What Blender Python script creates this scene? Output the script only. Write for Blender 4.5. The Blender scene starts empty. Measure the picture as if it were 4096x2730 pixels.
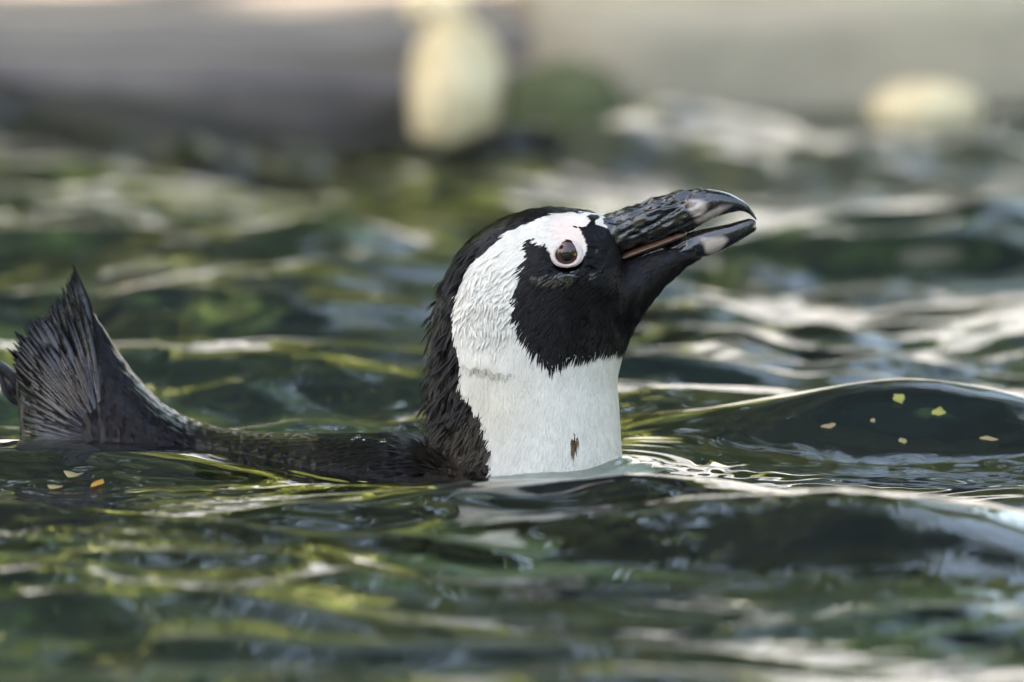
import bpy, bmesh, math, random
import numpy as np
from mathutils import Vector, Matrix, noise
from mathutils.bvhtree import BVHTree

random.seed(7)
rng = np.random.default_rng(11)
R = math.radians
sc = bpy.context.scene
col = sc.collection

# ------------------------------------------------------------------ camera, sky, sun, exposure
CAM_H, CAM_D, PITCH, LENS = 0.598, 6.0, R(5.09), 432.0
FPX = LENS / 36.0 * 1024.0
cam_data = bpy.data.cameras.new('camera')
cam_data.lens = LENS
cam_data.sensor_width = 36.0
cam_data.clip_start = 0.1
cam_data.clip_end = 500.0
cam_data.dof.use_dof = True
cam_data.dof.focus_distance = 5.99
cam_data.dof.aperture_fstop = 7.4
cam_data.dof.aperture_blades = 9
cam = bpy.data.objects.new('camera', cam_data)
cam.location = (0, -CAM_D, CAM_H)
cam.rotation_euler = (math.pi / 2 - PITCH, 0, 0)
col.objects.link(cam)
sc.camera = cam

SUN_EL, SUN_AZ = R(52), R(-112)          # azimuth from +Y, clockwise: sun stands to the left, a little behind the camera
sun_dir = Vector((math.sin(SUN_AZ) * math.cos(SUN_EL), math.cos(SUN_AZ) * math.cos(SUN_EL), math.sin(SUN_EL)))
world = bpy.data.worlds.new('World')
sc.world = world
world.use_nodes = True
wn = world.node_tree
wn.nodes.clear()
sky = wn.nodes.new('ShaderNodeTexSky')
sky.sky_type = 'NISHITA'
sky.sun_disc = False
sky.sun_elevation = SUN_EL
sky.sun_rotation = SUN_AZ
sky.air_density = 1.0
sky.dust_density = 1.0
sky.ozone_density = 1.2
bgn = wn.nodes.new('ShaderNodeBackground')
bgn.inputs['Strength'].default_value = 0.15
wo = wn.nodes.new('ShaderNodeOutputWorld')
wn.links.new(sky.outputs[0], bgn.inputs[0])
wn.links.new(bgn.outputs[0], wo.inputs[0])
sun_data = bpy.data.lights.new('sun', 'SUN')
sun_data.energy = 5.0
sun_data.angle = R(0.53)
sun_data.color = (1.0, 0.96, 0.90)
sun = bpy.data.objects.new('sun', sun_data)
sun.rotation_euler = sun_dir.to_track_quat('Z', 'Y').to_euler()
sun.location = sun_dir * 30
col.objects.link(sun)

sc.view_settings.view_transform = 'Standard'
sc.view_settings.look = 'None'
sc.view_settings.gamma = 1.0
sc.view_settings.exposure = 3.0
sc.view_settings.use_white_balance = True
sc.view_settings.white_balance_temperature = 8900
sc.render.engine = 'CYCLES'
sc.cycles.use_denoising = True
sc.cycles.max_bounces = 9
sc.cycles.transmission_bounces = 6
sc.cycles.glossy_bounces = 4
sc.cycles.diffuse_bounces = 3
sc.cycles.transparent_max_bounces = 6
sc.cycles.sample_clamp_indirect = 6.0
sc.cycles.blur_glossy = 0.3

# ------------------------------------------------------------------ helpers
CP, SP = math.cos(PITCH), math.sin(PITCH)
def W(px, py, Y=0.0):
    """A point in the place at depth Y that shows at pixel (px, py) of a 1024 x 682 picture."""
    dx, dz = (px - 512) / FPX, -(py - 341) / FPX
    d = np.array((dx, CP + SP * dz, -SP + CP * dz))
    t = (Y + CAM_D) / d[1]
    return np.array((0.0, -CAM_D, CAM_H)) + d * t

def to_px(P):
    P = np.asarray(P)
    v = P - np.array((0.0, -CAM_D, CAM_H))
    f = v[..., 1] * CP - v[..., 2] * SP
    u = v[..., 1] * SP + v[..., 2] * CP
    return np.stack((512 + FPX * v[..., 0] / f, 341 - FPX * u / f), -1)

def tag(o, label=None, cat=None, group=None, kind=None):
    if label: o['label'] = label
    if cat: o['category'] = cat
    if group: o['group'] = group
    if kind: o['kind'] = kind
    return o

def link(name, me, mat=None, parent=None, smooth=True):
    o = bpy.data.objects.new(name, me)
    col.objects.link(o)
    if mat: me.materials.append(mat)
    if parent: o.parent = parent
    if smooth and len(me.polygons):
        me.polygons.foreach_set('use_smooth', np.ones(len(me.polygons), dtype=bool))
    return o

def np_mesh(name, V, quads=None, tris=None):
    V = np.asarray(V, dtype=np.float32)
    me = bpy.data.meshes.new(name)
    loops, starts, n = [], [], 0
    if quads is not None and len(quads):
        q = np.asarray(quads, dtype=np.int32); loops.append(q.ravel()); starts.append(np.arange(len(q)) * 4); n = q.size
    if tris is not None and len(tris):
        t = np.asarray(tris, dtype=np.int32); loops.append(t.ravel()); starts.append(n + np.arange(len(t)) * 3)
    loops = np.concatenate(loops); starts = np.concatenate(starts).astype(np.int32)
    me.vertices.add(len(V)); me.vertices.foreach_set('co', V.ravel())
    me.loops.add(len(loops)); me.loops.foreach_set('vertex_index', loops.astype(np.int32))
    me.polygons.add(len(starts)); me.polygons.foreach_set('loop_start', starts)
    me.update(calc_edges=True)
    me.validate()
    return me

def set_color(me, C, name='Col'):
    a = me.color_attributes.new(name, 'FLOAT_COLOR', 'POINT')
    C4 = np.ones((len(me.vertices), 4), dtype=np.float32); C4[:, :C.shape[1]] = C
    a.data.foreach_set('color', C4.ravel())

def spline(pts, n):
    """Catmull-Rom through rows of pts, n rows out."""
    P = np.asarray(pts, dtype=float)
    P = np.vstack((2 * P[0] - P[1], P, 2 * P[-1] - P[-2]))
    m = len(P) - 3
    t = np.linspace(0, m - 1e-6, n); i = t.astype(int); f = (t - i)[:, None]
    a, b, c, d = P[i], P[i + 1], P[i + 2], P[i + 3]
    return 0.5 * (2 * b + (c - a) * f + (2 * a - 5 * b + 4 * c - d) * f ** 2 + (3 * b - a - 3 * c + d) * f ** 3)

def loft(sections, ns=90, nu=72, ex=1.0):
    """sections: (top px, top py, bottom px, bottom py, depth, half width); a closed skin through them."""
    S = spline(sections, ns)
    V = []
    a = np.linspace(0, 2 * math.pi, nu, endpoint=False)
    ca, sa = np.cos(a), np.sin(a)
    ca = np.sign(ca) * abs(ca) ** ex; sa = np.sign(sa) * abs(sa) ** ex
    for s in S:
        A, B = W(s[0], s[1], s[4]), W(s[2], s[3], s[4])
        c, h = (A + B) / 2, (A - B) / 2
        V.append(c + ca[:, None] * h + sa[:, None] * np.array((0, -1, 0)) * max(s[5], 1e-4))
    V = np.concatenate(V)
    q = []
    for i in range(ns - 1):
        r0 = i * nu + np.arange(nu); r1 = r0 + nu
        q.append(np.stack((r0, np.roll(r0, -1), np.roll(r1, -1), r1), 1))
    q = np.concatenate(q)
    c0, c1 = len(V), len(V) + 1
    V = np.vstack((V, V[:nu].mean(0), V[-nu:].mean(0)))
    r = np.arange(nu); e = (ns - 1) * nu + r
    t = np.concatenate((np.stack((np.roll(r, -1), r, np.full(nu, c0)), 1), np.stack((e, np.roll(e, -1), np.full(nu, c1)), 1)))
    return V, q, t

def vnoise(P, scale=(1, 1, 1), seed=0.0, octv=3):
    """Value per row of P: fractal noise, vectorised by sines of random directions."""
    g = np.random.default_rng(int(seed * 1000) + 5)
    Q = np.asarray(P) * np.asarray(scale)
    out = np.zeros(len(Q)); amp = 1.0
    for o in range(octv):
        for k in range(6):
            d = g.normal(size=3); d /= np.linalg.norm(d)
            out += amp / 6 * np.sin(Q @ (d * 2 ** o * g.uniform(.7, 1.4)) + g.uniform(0, 6.28)) * 1.6
        amp *= 0.5
    return out

def inside(poly, X, Y):
    poly = np.asarray(poly, dtype=float)
    r = np.zeros(len(X), dtype=bool)
    x0, y0 = poly[-1]
    for x1, y1 in poly:
        c = ((y1 > Y) != (y0 > Y)) & (X < (x0 - x1) * (Y - y1) / (y0 - y1 + 1e-12) + x1)
        r ^= c
        x0, y0 = x1, y1
    return r

# ------------------------------------------------------------------ materials
def mat_new(name):
    m = bpy.data.materials.new(name); m.use_nodes = True
    nt = m.node_tree
    return m, nt, nt.nodes['Principled BSDF']

def node(nt, t, **kw):
    n = nt.nodes.new(t)
    for k, v in kw.items(): setattr(n, k, v)
    return n

def noise_col(nt, scale, stops, detail=6, rough=.6, coords='Object', mapping=None, dist=0.0):
    tc = node(nt, 'ShaderNodeTexCoord'); mp = node(nt, 'ShaderNodeMapping')
    nt.links.new(tc.outputs[coords], mp.inputs[0])
    if mapping: mp.inputs['Scale'].default_value = mapping
    nz = node(nt, 'ShaderNodeTexNoise'); nz.inputs['Scale'].default_value = scale
    nz.inputs['Detail'].default_value = detail; nz.inputs['Roughness'].default_value = rough; nz.inputs['Distortion'].default_value = dist
    nt.links.new(mp.outputs[0], nz.inputs['Vector'])
    cr = node(nt, 'ShaderNodeValToRGB')
    while len(cr.color_ramp.elements) < len(stops): cr.color_ramp.elements.new(0.5)
    for e, (p, c) in zip(cr.color_ramp.elements, stops):
        e.position = p; e.color = (*c, 1)
    nt.links.new(nz.outputs['Fac'], cr.inputs[0])
    return nz, cr, mp

def add_bump(nt, bs, src, strength, dist):
    b = node(nt, 'ShaderNodeBump'); b.inputs['Strength'].default_value = strength; b.inputs['Distance'].default_value = dist
    nt.links.new(src, b.inputs['Height']); nt.links.new(b.outputs[0], bs.inputs['Normal'])
    return b

def simple(name, scale, stops, rough=.7, bump=.5, bdist=.01, mapping=None, **kw):
    m, nt, bs = mat_new(name)
    nz, cr, mp = noise_col(nt, scale, stops, mapping=mapping)
    nt.links.new(cr.outputs[0], bs.inputs['Base Color'])
    bs.inputs['Roughness'].default_value = rough
    if bump: add_bump(nt, bs, nz.outputs['Fac'], bump, bdist)
    for k, v in kw.items(): bs.inputs[k.replace('_', ' ')].default_value = v
    return m

# water: clear, slightly green, refracts what is under it and mirrors what is around it
M_water, nt, bs = mat_new('water')
bs.inputs['Base Color'].default_value = (0.80, 0.93, 0.88, 1)
bs.inputs['Roughness'].default_value = 0.0
bs.inputs['IOR'].default_value = 1.333
bs.inputs['Transmission Weight'].default_value = 1.0

M_floor = simple('pool_floor', 5.0, [(.40, (.0015, .006, .009)), (.50, (.004, .016, .020)), (.57, (.045, .08, .034)), (.68, (.13, .165, .062))], rough=.8, bump=.6, bdist=.03)
M_poolwall = simple('pool_wall', 4.0, [(.35, (.014, .02, .018)), (.6, (.05, .05, .035)), (.75, (.07, .085, .03))], rough=.7)
M_lip = simple('wet_dark_rock', 7.0, [(.3, (.055, .046, .046)), (.55, (.11, .092, .086)), (.75, (.17, .145, .125))], rough=.45, bump=.7)
M_ledge = simple('ledge_stone', 5.0, [(.3, (.10, .095, .098)), (.55, (.15, .14, .135)), (.75, (.19, .175, .15))], rough=.75)
M_rock = simple('bank_rock', 4.5, [(.3, (.20, .18, .14)), (.52, (.34, .30, .23)), (.75, (.36, .35, .24))], rough=.8, bump=.8, bdist=.02)
M_pale = simple('pale_stone', 26.0, [(.3, (.40, .31, .18)), (.5, (.66, .54, .34)), (.7, (.80, .70, .48))], rough=.7)
M_soil = simple('soil', 3.0, [(.35, (.07, .052, .035)), (.6, (.14, .105, .07)), (.75, (.10, .11, .045))], rough=.9)
M_deck = simple('deck', 4.0, [(.3, (.16, .15, .13)), (.7, (.26, .24, .21))], rough=.8)
M_bark = simple('bark', 9.0, [(.3, (.05, .035, .024)), (.6, (.12, .088, .06)), (.8, (.17, .13, .10))], rough=.85, bump=.9, bdist=.03, mapping=(1, 1, .25))

def leaf_mat(name, c0, c1, tr):
    m, nt, bs = mat_new(name)
    g = node(nt, 'ShaderNodeNewGeometry')
    cr = node(nt, 'ShaderNodeValToRGB')
    cr.color_ramp.elements[0].color = (*c0, 1); cr.color_ramp.elements[1].color = (*c1, 1)
    nt.links.new(g.outputs['Random Per Island'], cr.inputs[0])
    nt.links.new(cr.outputs[0], bs.inputs['Base Color'])
    bs.inputs['Roughness'].default_value = .45
    tl = node(nt, 'ShaderNodeBsdfTranslucent'); tl.inputs[0].default_value = (*tr, 1)
    mx = node(nt, 'ShaderNodeMixShader'); mx.inputs[0].default_value = .45
    out = nt.nodes['Material Output']
    nt.links.new(bs.outputs[0], mx.inputs[1]); nt.links.new(tl.outputs[0], mx.inputs[2]); nt.links.new(mx.outputs[0], out.inputs[0])
    return m
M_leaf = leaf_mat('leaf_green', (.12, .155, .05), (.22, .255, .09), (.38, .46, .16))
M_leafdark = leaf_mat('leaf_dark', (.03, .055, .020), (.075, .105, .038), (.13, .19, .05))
M_float = leaf_mat('leaf_fallen', (.42, .42, .08), (.50, .46, .16), (.5, .5, .08))
M_floatdry = leaf_mat('leaf_dry', (.40, .31, .16), (.50, .40, .22), (.4, .3, .12))
M_floator = leaf_mat('leaf_orange', (.60, .30, .05), (.65, .36, .06), (.6, .3, .05))
M_moss = simple('moss', 22.0, [(.3, (.045, .055, .025)), (.55, (.085, .10, .045)), (.75, (.12, .13, .065))], rough=.95, bump=1.0, bdist=.02)

# plumage: the pattern of the feathers is a colour on the mesh; dark feathers are wet and shine
def plumage_mat(name, bscale, bstr, spec=.5):
    m, nt, bs = mat_new(name)
    at = node(nt, 'ShaderNodeVertexColor'); at.layer_name = 'Col'
    nz, cr, mp = noise_col(nt, 260, [(.35, (.95, .95, .95)), (.65, (1.03, 1.03, 1.03))], detail=3)
    mul = node(nt, 'ShaderNodeMix', data_type='RGBA', blend_type='MULTIPLY'); mul.inputs[0].default_value = 1
    nt.links.new(at.outputs[0], mul.inputs[6]); nt.links.new(cr.outputs[0], mul.inputs[7])
    nt.links.new(mul.outputs[2], bs.inputs['Base Color'])
    nt.links.new(at.outputs['Alpha'], bs.inputs['Roughness'])       # how wet a place is
    nz2, _, mp2 = noise_col(nt, bscale, [(0, (0, 0, 0)), (1, (1, 1, 1))], detail=4, mapping=(1.6, 1.6, .35))
    add_bump(nt, bs, nz2.outputs['Fac'], bstr, .0015)
    mr = node(nt, 'ShaderNodeMapRange'); mr.inputs['From Min'].default_value = .135; mr.inputs['From Max'].default_value = .19
    mr.inputs['To Min'].default_value = .9; mr.inputs['To Max'].default_value = spec
    nt.links.new(at.outputs['Alpha'], mr.inputs[0]); nt.links.new(mr.outputs[0], bs.inputs['Specular IOR Level'])
    return m
M_body = plumage_mat('plumage_skin', 420, .2, .09)
M_feather = plumage_mat('plumage_feather', 700, .15, .15)

M_bill, nt, bs = mat_new('bill_horn')
at = node(nt, 'ShaderNodeVertexColor'); at.layer_name = 'Col'
nt.links.new(at.outputs[0], bs.inputs['Base Color'])
bs.inputs['Roughness'].default_value = .3
bs.inputs['Coat Weight'].default_value = .6
bs.inputs['Coat Roughness'].default_value = .06
nz, cr, mp = noise_col(nt, 330, [(.35, (.08, .08, .08)), (.65, (.34, .34, .34))], detail=5)
nt.links.new(cr.outputs[0], bs.inputs['Roughness'])
add_bump(nt, bs, nz.outputs['Fac'], .28, .001)

M_tail, nt, bs = mat_new('tail_quill')
nz, cr, mp = noise_col(nt, 300, [(.3, (.003, .003, .005)), (.6, (.008, .007, .009)), (.8, (.022, .018, .018))], detail=4)
nt.links.new(cr.outputs[0], bs.inputs['Base Color']); bs.inputs['Roughness'].default_value = .17; bs.inputs['Specular IOR Level'].default_value = .35
add_bump(nt, bs, nz.outputs['Fac'], .3, .001)

M_eye, nt, bs = mat_new('eye_iris')
tc = node(nt, 'ShaderNodeTexCoord')
vm = node(nt, 'ShaderNodeVectorMath', operation='LENGTH')
mp = node(nt, 'ShaderNodeMapping'); mp.inputs['Scale'].default_value = (1, 0, 1)
nt.links.new(tc.outputs['Object'], mp.inputs[0]); nt.links.new(mp.outputs[0], vm.inputs[0])
cr = node(nt, 'ShaderNodeValToRGB')
for i_ in range(2): cr.color_ramp.elements.new(.5)
for e, (p, c) in zip(cr.color_ramp.elements, [(0.0, (.004, .003, .003)), (.42, (.006, .004, .004)), (.48, (.055, .016, .008)), (.85, (.035, .011, .007))]):
    e.position = p; e.color = (*c, 1)
mr = node(nt, 'ShaderNodeMath', operation='DIVIDE'); mr.inputs[1].default_value = .0062
nt.links.new(vm.outputs['Value'], mr.inputs[0]); nt.links.new(mr.outputs[0], cr.inputs[0])
nt.links.new(cr.outputs[0], bs.inputs['Base Color']); bs.inputs['Roughness'].default_value = .05
bs.inputs['Coat Weight'].default_value = .2; bs.inputs['Coat Roughness'].default_value = .02
M_ring = simple('eye_skin', 900, [(.3, (.46, .35, .32)), (.7, (.60, .51, .48))], rough=.28, bump=.5, bdist=.0005)
M_mouth = simple('mouth_skin', 200, [(.3, (.07, .034, .022)), (.7, (.17, .085, .055))], rough=.3, bump=.2, bdist=.0005)
M_foot = simple('foot_skin', 200, [(.3, (.012, .011, .014)), (.7, (.035, .03, .035))], rough=.25, bump=.4, bdist=.001)
M_bubble, nt, bs = mat_new('bubble')
bs.inputs['Base Color'].default_value = (.9, .95, 1, 1); bs.inputs['Roughness'].default_value = 0.0
bs.inputs['IOR'].default_value = 1.33; bs.inputs['Transmission Weight'].default_value = 1

# ------------------------------------------------------------------ water surface
def bump(X, Y, c, sx, sy, a, rot=0.0, sk=0.0):
    dx, dy = X - c[0], Y - c[1]
    u = dx * math.cos(rot) + dy * math.sin(rot); v = -dx * math.sin(rot) + dy * math.cos(rot)
    s = np.where(v < 0, sy * (1 + sk), sy * (1 - sk))
    return a * np.exp(-(u / sx) ** 2 / 2 - (v / s) ** 2 / 2)

def crest(px, py_base, py_top):
    """World x, y of a swell whose foot shows at py_base and whose height reaches py_top."""
    ang = PITCH + math.atan((py_base - 341) / FPX)
    Yb = CAM_H / math.tan(ang) - CAM_D
    p = W(px, py_base, Yb)
    return p[0], Yb

g_w = np.random.default_rng(23)
LONG, SHORT = [], []
for k in range(34):
    lam = .13 * (.60 / .13) ** g_w.uniform()
    th = g_w.normal(math.pi / 2, .8) + (math.pi if g_w.uniform() < .5 else 0)
    LONG.append((2 * math.pi / lam, th, .0044 * lam * g_w.uniform(.5, 1.3), g_w.uniform(0, 6.28)))
for k in range(40):
    lam = .028 * (.12 / .028) ** g_w.uniform()
    th = g_w.normal(math.pi / 2, .9) + (math.pi if g_w.uniform() < .5 else 0)
    SHORT.append((2 * math.pi / lam, th, .0062 * lam * g_w.uniform(.5, 1.3), g_w.uniform(0, 6.28)))
FINE = []
for k in range(26):
    lam = .009 * (.024 / .009) ** g_w.uniform()
    th = g_w.normal(math.pi / 2, .7) + (math.pi if g_w.uniform() < .5 else 0)
    FINE.append((2 * math.pi / lam, th, .0036 * lam * g_w.uniform(.5, 1.3), g_w.uniform(0, 6.28)))
SWELLS = [
    # px, base py, sx, sy, height, rotation, skew
    (890, 447, .055, .042, .016, .06, -.3),
    (810, 452, .080, .045, .009, .15, -.2),
    (960, 446, .060, .050, .006, -.2, -.2),
    (668, 417, .050, .040, .012, .0, -.2),
    (525, 515, .085, .060, .015, -.05, -.3),
    (860, 565, .095, .075, .026, -.12, -.3),
    (700, 552, .060, .060, .008, .2, 0),
    (40, 478, .085, .060, .016, -.2, -.2),
    (330, 560, .120, .060, .009, .1, -.2),
    (130, 560, .100, .070, .008, -.1, 0),
    (270, 300, .060, .090, .014, 0, -.2),
    (965, 262, .075, .055, .024, .05, -.3),
    (520, 300, .070, .060, .014, .1, -.2),
    (250, 330, .060, .050, .010, -.1, -.2),
]
SW = [(crest(s[0], s[1], 0), s) for s in SWELLS]
NECK = (W(530, 470, 0)[0], 0.0)
def water_height(X, Y):
    H = np.zeros_like(X)
    wx = X + .030 * np.sin(7.3 * Y + 1.1) + .018 * np.sin(13.7 * X + 5 * Y)
    wy = Y + .045 * np.sin(5.1 * X + .4) + .020 * np.sin(11 * Y - 6 * X + 2)
    for k, th, a, ph in LONG:
        s = np.sin(k * (wx * math.cos(th) + wy * math.sin(th)) + ph)
        H += a * (s + .25 * (2 * s * s - 1))
    patch = .5 + .5 * np.sin(9 * wx + 4 * wy + 1.3) * np.sin(6.5 * wy - 5 * wx + .4)
    G = np.zeros_like(X)
    for k, th, a, ph in SHORT:
        G += a * np.sin(k * (wx * math.cos(th) + wy * math.sin(th)) + ph)
    F = np.zeros_like(X)
    for k, th, a, ph in FINE:
        F += a * np.sin(k * (wx * math.cos(th) + wy * math.sin(th)) + ph)
    patch2 = np.clip(.35 + .9 * np.sin(17 * wx - 9 * wy + .3) * np.sin(12 * wy + 7 * wx + 1.9), 0, 1.3)
    G *= np.clip((1.3 - np.abs(X)) / .4, 0, 1) * np.clip((Y + 2.0) / .5, 0, 1)
    F *= np.clip((.5 - np.abs(X)) / .08, 0, 1) * np.clip((Y + 1.1) / .1, 0, 1)
    G *= .55 + .45 * np.clip((Y + .35) / .25, 0, 1)
    H += G * (.3 + 1.2 * patch ** 2) + F * patch2 * (.3 + 1.2 * np.exp(-((Y + .02) / .35) ** 2))
    env = .85 + .35 * np.sin(3.1 * X + 1.7 * Y + .6) * np.sin(2.3 * Y - 1.1 * X)
    far = 1 + np.clip((Y - .3) / 2.0, 0, 1) * .9
    H *= env * far
    # calmer close round the bird, so that it floats where it floats
    dn = np.sqrt(((X - NECK[0] + .09) / .26) ** 2 + ((Y - .02) / .16) ** 2)
    H *= .34 + .66 * np.clip((dn - .6) / .8, 0, 1)
    for c, s in SW:
        H += bump(X, Y, c, s[2], s[3], s[4], s[5], s[6])
    e_ = np.maximum((np.sqrt(((X - NECK[0]) / .0478) ** 2 + (Y / .0408) ** 2) - 1) * .044, 0)
    H += .0020 * np.exp(-e_ / .0045) + .00045 * np.sin(e_ * 2 * math.pi / .012 + 1.5 * np.sin(30 * X)) * np.exp(-e_ / .035)     # water clings to the neck and rings run off it
    # bow wave and the fine ripples it sends out ahead of the breast
    H += bump(X, Y, (NECK[0] + .055, -.01), .018, .03, .005)
    r = np.sqrt((X - NECK[0] - .02) ** 2 + ((Y + .0) * .9) ** 2)
    side = 1 / (1 + np.exp(-(X - NECK[0] + .02) / .02))
    front = np.exp(-((Y + .06) / .16) ** 2)
    H += .00024 * np.sin(r * 2 * math.pi / (.0125 + .03 * (r - .06)) + 2 * np.sin(9 * Y) + 1.6 * np.sin(37 * X + 22 * Y) + 1.2 * np.sin(61 * Y - 30 * X)) * (.3 + .7 * patch) * np.exp(-((r - .11) / .075) ** 2) * side * front
    H += .00012 * np.sin((Y * 1.0 + .25 * X) * 2 * math.pi / .021 + 3 * np.sin(14 * X)) * np.exp(-((X - .26) / .13) ** 2 - ((Y + .07) / .10) ** 2)
    return H

def graded(edges):
    """edges: (start, stop, step) runs joined to one axis."""
    return np.unique(np.round(np.concatenate([np.arange(a, b, s) for a, b, s in edges] + [[edges[-1][1]]]), 6))
xs = graded([(-4, -1, .1), (-1, -.42, .012), (-.42, .42, .0016), (.42, 1, .012), (1, 4, .1)])
ys = graded([(-5.2, -1.6, .05), (-1.6, -1.0, .01), (-1.0, .35, .0028), (.35, 2.62, .0042)])
XX, YY = np.meshgrid(xs, ys)
HH = water_height(XX, YY)
nx, ny = len(xs), len(ys)
ii = np.arange((ny - 1) * nx).reshape(ny - 1, nx)[:, :-1].ravel()
me = np_mesh('water', np.stack((XX, YY, HH), -1).reshape(-1, 3), np.stack((ii, ii + 1, ii + nx + 1, ii + nx), 1))
water = tag(link('water', me, M_water), 'clear rippling pool water mirroring green foliage', kind='structure')
def wz(x, y):
    return float(water_height(np.array([x]), np.array([y]))[0])

# ------------------------------------------------------------------ pool basin, banks, ground
def grid_obj(name, x0, x1, y0, y1, n, m, zf, mat, label=None):
    X, Y = np.meshgrid(np.linspace(x0, x1, n), np.linspace(y0, y1, m))
    V = np.stack((X, Y, zf(X, Y)), -1).reshape(-1, 3)
    i = np.arange((m - 1) * n).reshape(m - 1, n)[:, :-1].ravel()
    o = link(name, np_mesh(name, V, np.stack((i, i + 1, i + n + 1, i + n), 1)), mat)
    return tag(o, label, kind='structure')

def rough(X, Y, s, a, seed):
    P = np.stack((X.ravel(), Y.ravel(), np.zeros(X.size)), 1)
    return a * vnoise(P, (s, s, s), seed).reshape(X.shape)
grid_obj('pool_floor', -4.1, 4.1, -5.3, 2.7, 120, 120, lambda X, Y: -.55 + rough(X, Y, 4, .05, 3) + np.clip(Y - 1.2, 0, 2) * .12, M_floor, 'dark green algae covered pool floor')

def box_mesh(name, x0, x1, y0, y1, z0, z1, bev=.01, jitter=0.0, cuts=0):
    bm = bmesh.new()
    bmesh.ops.create_cube(bm, size=1)
    for v in bm.verts:
        v.co = Vector((x0 + (v.co.x + .5) * (x1 - x0), y0 + (v.co.y + .5) * (y1 - y0), z0 + (v.co.z + .5) * (z1 - z0)))
    if cuts: bmesh.ops.subdivide_edges(bm, edges=bm.edges[:], cuts=cuts, use_grid_fill=True)
    if jitter:
        for v in bm.verts:
            v.co += noise.noise_vector(v.co * 6) * jitter + noise.noise_vector(v.co * 19) * jitter * .4
    elif bev:
        bmesh.ops.bevel(bm, geom=bm.edges[:], offset=bev, segments=2, affect='EDGES')
    me = bpy.data.meshes.new(name); bm.to_mesh(me); bm.free()
    return me
for nm, a in (('pool_wall_left', (-4.3, -4.0, -5.4, 2.9, -.8, .10)), ('pool_wall_right', (4.0, 4.3, -5.4, 2.9, -.8, .10)), ('pool_wall_near', (-4.29, 4.29, -5.5, -5.15, -.8, .08))):
    tag(link(nm, box_mesh(nm, *a), M_poolwall, smooth=False), kind='structure')
tag(link('bank_lip', box_mesh('bank_lip', -4.0, .05, 2.46, 2.70, -.8, .038, jitter=.012, cuts=40), M_lip), 'dark wet rock lip at the edge of the pool', kind='structure')
tag(link('bank_ledge', box_mesh('bank_ledge', -3.99, 4.0, 2.62, 3.3, -.3, .046, jitter=.010, cuts=30), M_ledge), 'pale grey stone ledge behind the pool', kind='structure')
tag(link('bank_slope', box_mesh('bank_slope', .02, 4.0, 2.48, 3.2, -.8, .085, jitter=.022, cuts=40), M_rock), 'olive brown rocky bank beyond the water', kind='structure')
tag(link('bank_wall', box_mesh('bank_wall', -5.0, 5.0, 3.22, 3.8, -.3, .10, jitter=.035, cuts=40), M_rock), 'rough grey brown rock wall behind the ledge', kind='structure')
grid_obj('ground', -60, 60, 3.7, 90, 60, 50, lambda X, Y: .075 + rough(X, Y, .6, .012, 4) - np.clip(3.8 - Y, 0, 1) * .0, M_soil, 'bare soil under the trees')
grid_obj('deck', -60, 60, -60, -5.4, 40, 30, lambda X, Y: .045 + 0 * X, M_deck, 'stone deck on the near side of the pool')
grid_obj('ground_left', -60, -4.2, -5.4, 3.8, 40, 20, lambda X, Y: .08 + rough(X, Y, .8, .03, 5), M_soil)
grid_obj('ground_right', 4.2, 60, -5.4, 3.8, 40, 20, lambda X, Y: .08 + rough(X, Y, .8, .03, 6), M_soil)

M_sunk = simple('added_dark_rock', 6.0, [(.35, (.004, .006, .007)), (.6, (.010, .014, .014)), (.8, (.02, .028, .02))], rough=.9)  # near-black rocks added on the floor to darken the swell seen above them
def sunken(x, y, w, d, h, seed, label):
    bm = bmesh.new(); bmesh.ops.create_icosphere(bm, subdivisions=4, radius=1)
    for v in bm.verts:
        c = v.co * (1 + .25 * noise.noise(v.co * 1.4 + Vector((seed, 0, 0))) + .08 * noise.noise(v.co * 4 + Vector((0, seed, 0))))
        v.co = Vector((c.x * w / 2, c.y * d / 2, c.z * h))
    me = bpy.data.meshes.new('added_dark_rock'); bm.to_mesh(me); bm.free()
    o = link('added_dark_rock', me, M_sunk); o.location = (x, y, -.52)
    tag(o, label, 'rock', 'dark rocks added on the pool floor to darken the water')
sunken(.19, .72, .62, .75, .13, 1.0, 'large black rock added under water to darken the swell')
sunken(-.22, .55, .5, .5, .12, 2.0, 'black rock added under water behind the tail')
sunken(.34, 1.75, .5, .5, .12, 3.0, 'black rock added under water at the foot of the olive bank')
# ------------------------------------------------------------------ stones and moss at the far edge
def stone(name, px, py_top, py_bot, wpx, Y, depth, mat, label, cat, seed, sq=1.0):
    a, b = W(px, py_top, Y), W(px, py_bot, Y)
    k = (Y + CAM_D) / FPX
    bm = bmesh.new(); bmesh.ops.create_icosphere(bm, subdivisions=4, radius=1)
    h = (a[2] - b[2]) / 2 + .006
    for v in bm.verts:
        c = v.co.copy()
        for ax in range(3): c[ax] = math.copysign(abs(c[ax]) ** sq, c[ax])
        c *= 1 + .13 * noise.noise(v.co * 1.3 + Vector((seed, 0, 0))) + .04 * noise.noise(v.co * 5 + Vector((0, seed, 0)))
        v.co = Vector((c.x * wpx * k / 2, c.y * depth, c.z * h))
    me = bpy.data.meshes.new(name); bm.to_mesh(me); bm.free()
    o = link(name, me, mat); o.location = (a[0], Y, a[2] - h)
    return tag(o, label, cat)
stone('pale_boulder', 455, 12, 155, 94, 2.41, .035, M_pale, 'tall pale yellow upright stone at the far water edge', 'stone', 1.0, 1.0)
stone('pale_boulder', 925, 84, 122, 112, 2.41, .03, M_pale, 'low flat pale cream stone at the far water edge', 'stone', 4.0, .8)
stone('mossy_boulder', 560, 62, 150, 150, 2.43, .05, M_moss, 'mossy green rock beside the tall pale stone', 'rock', 7.0)
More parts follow.
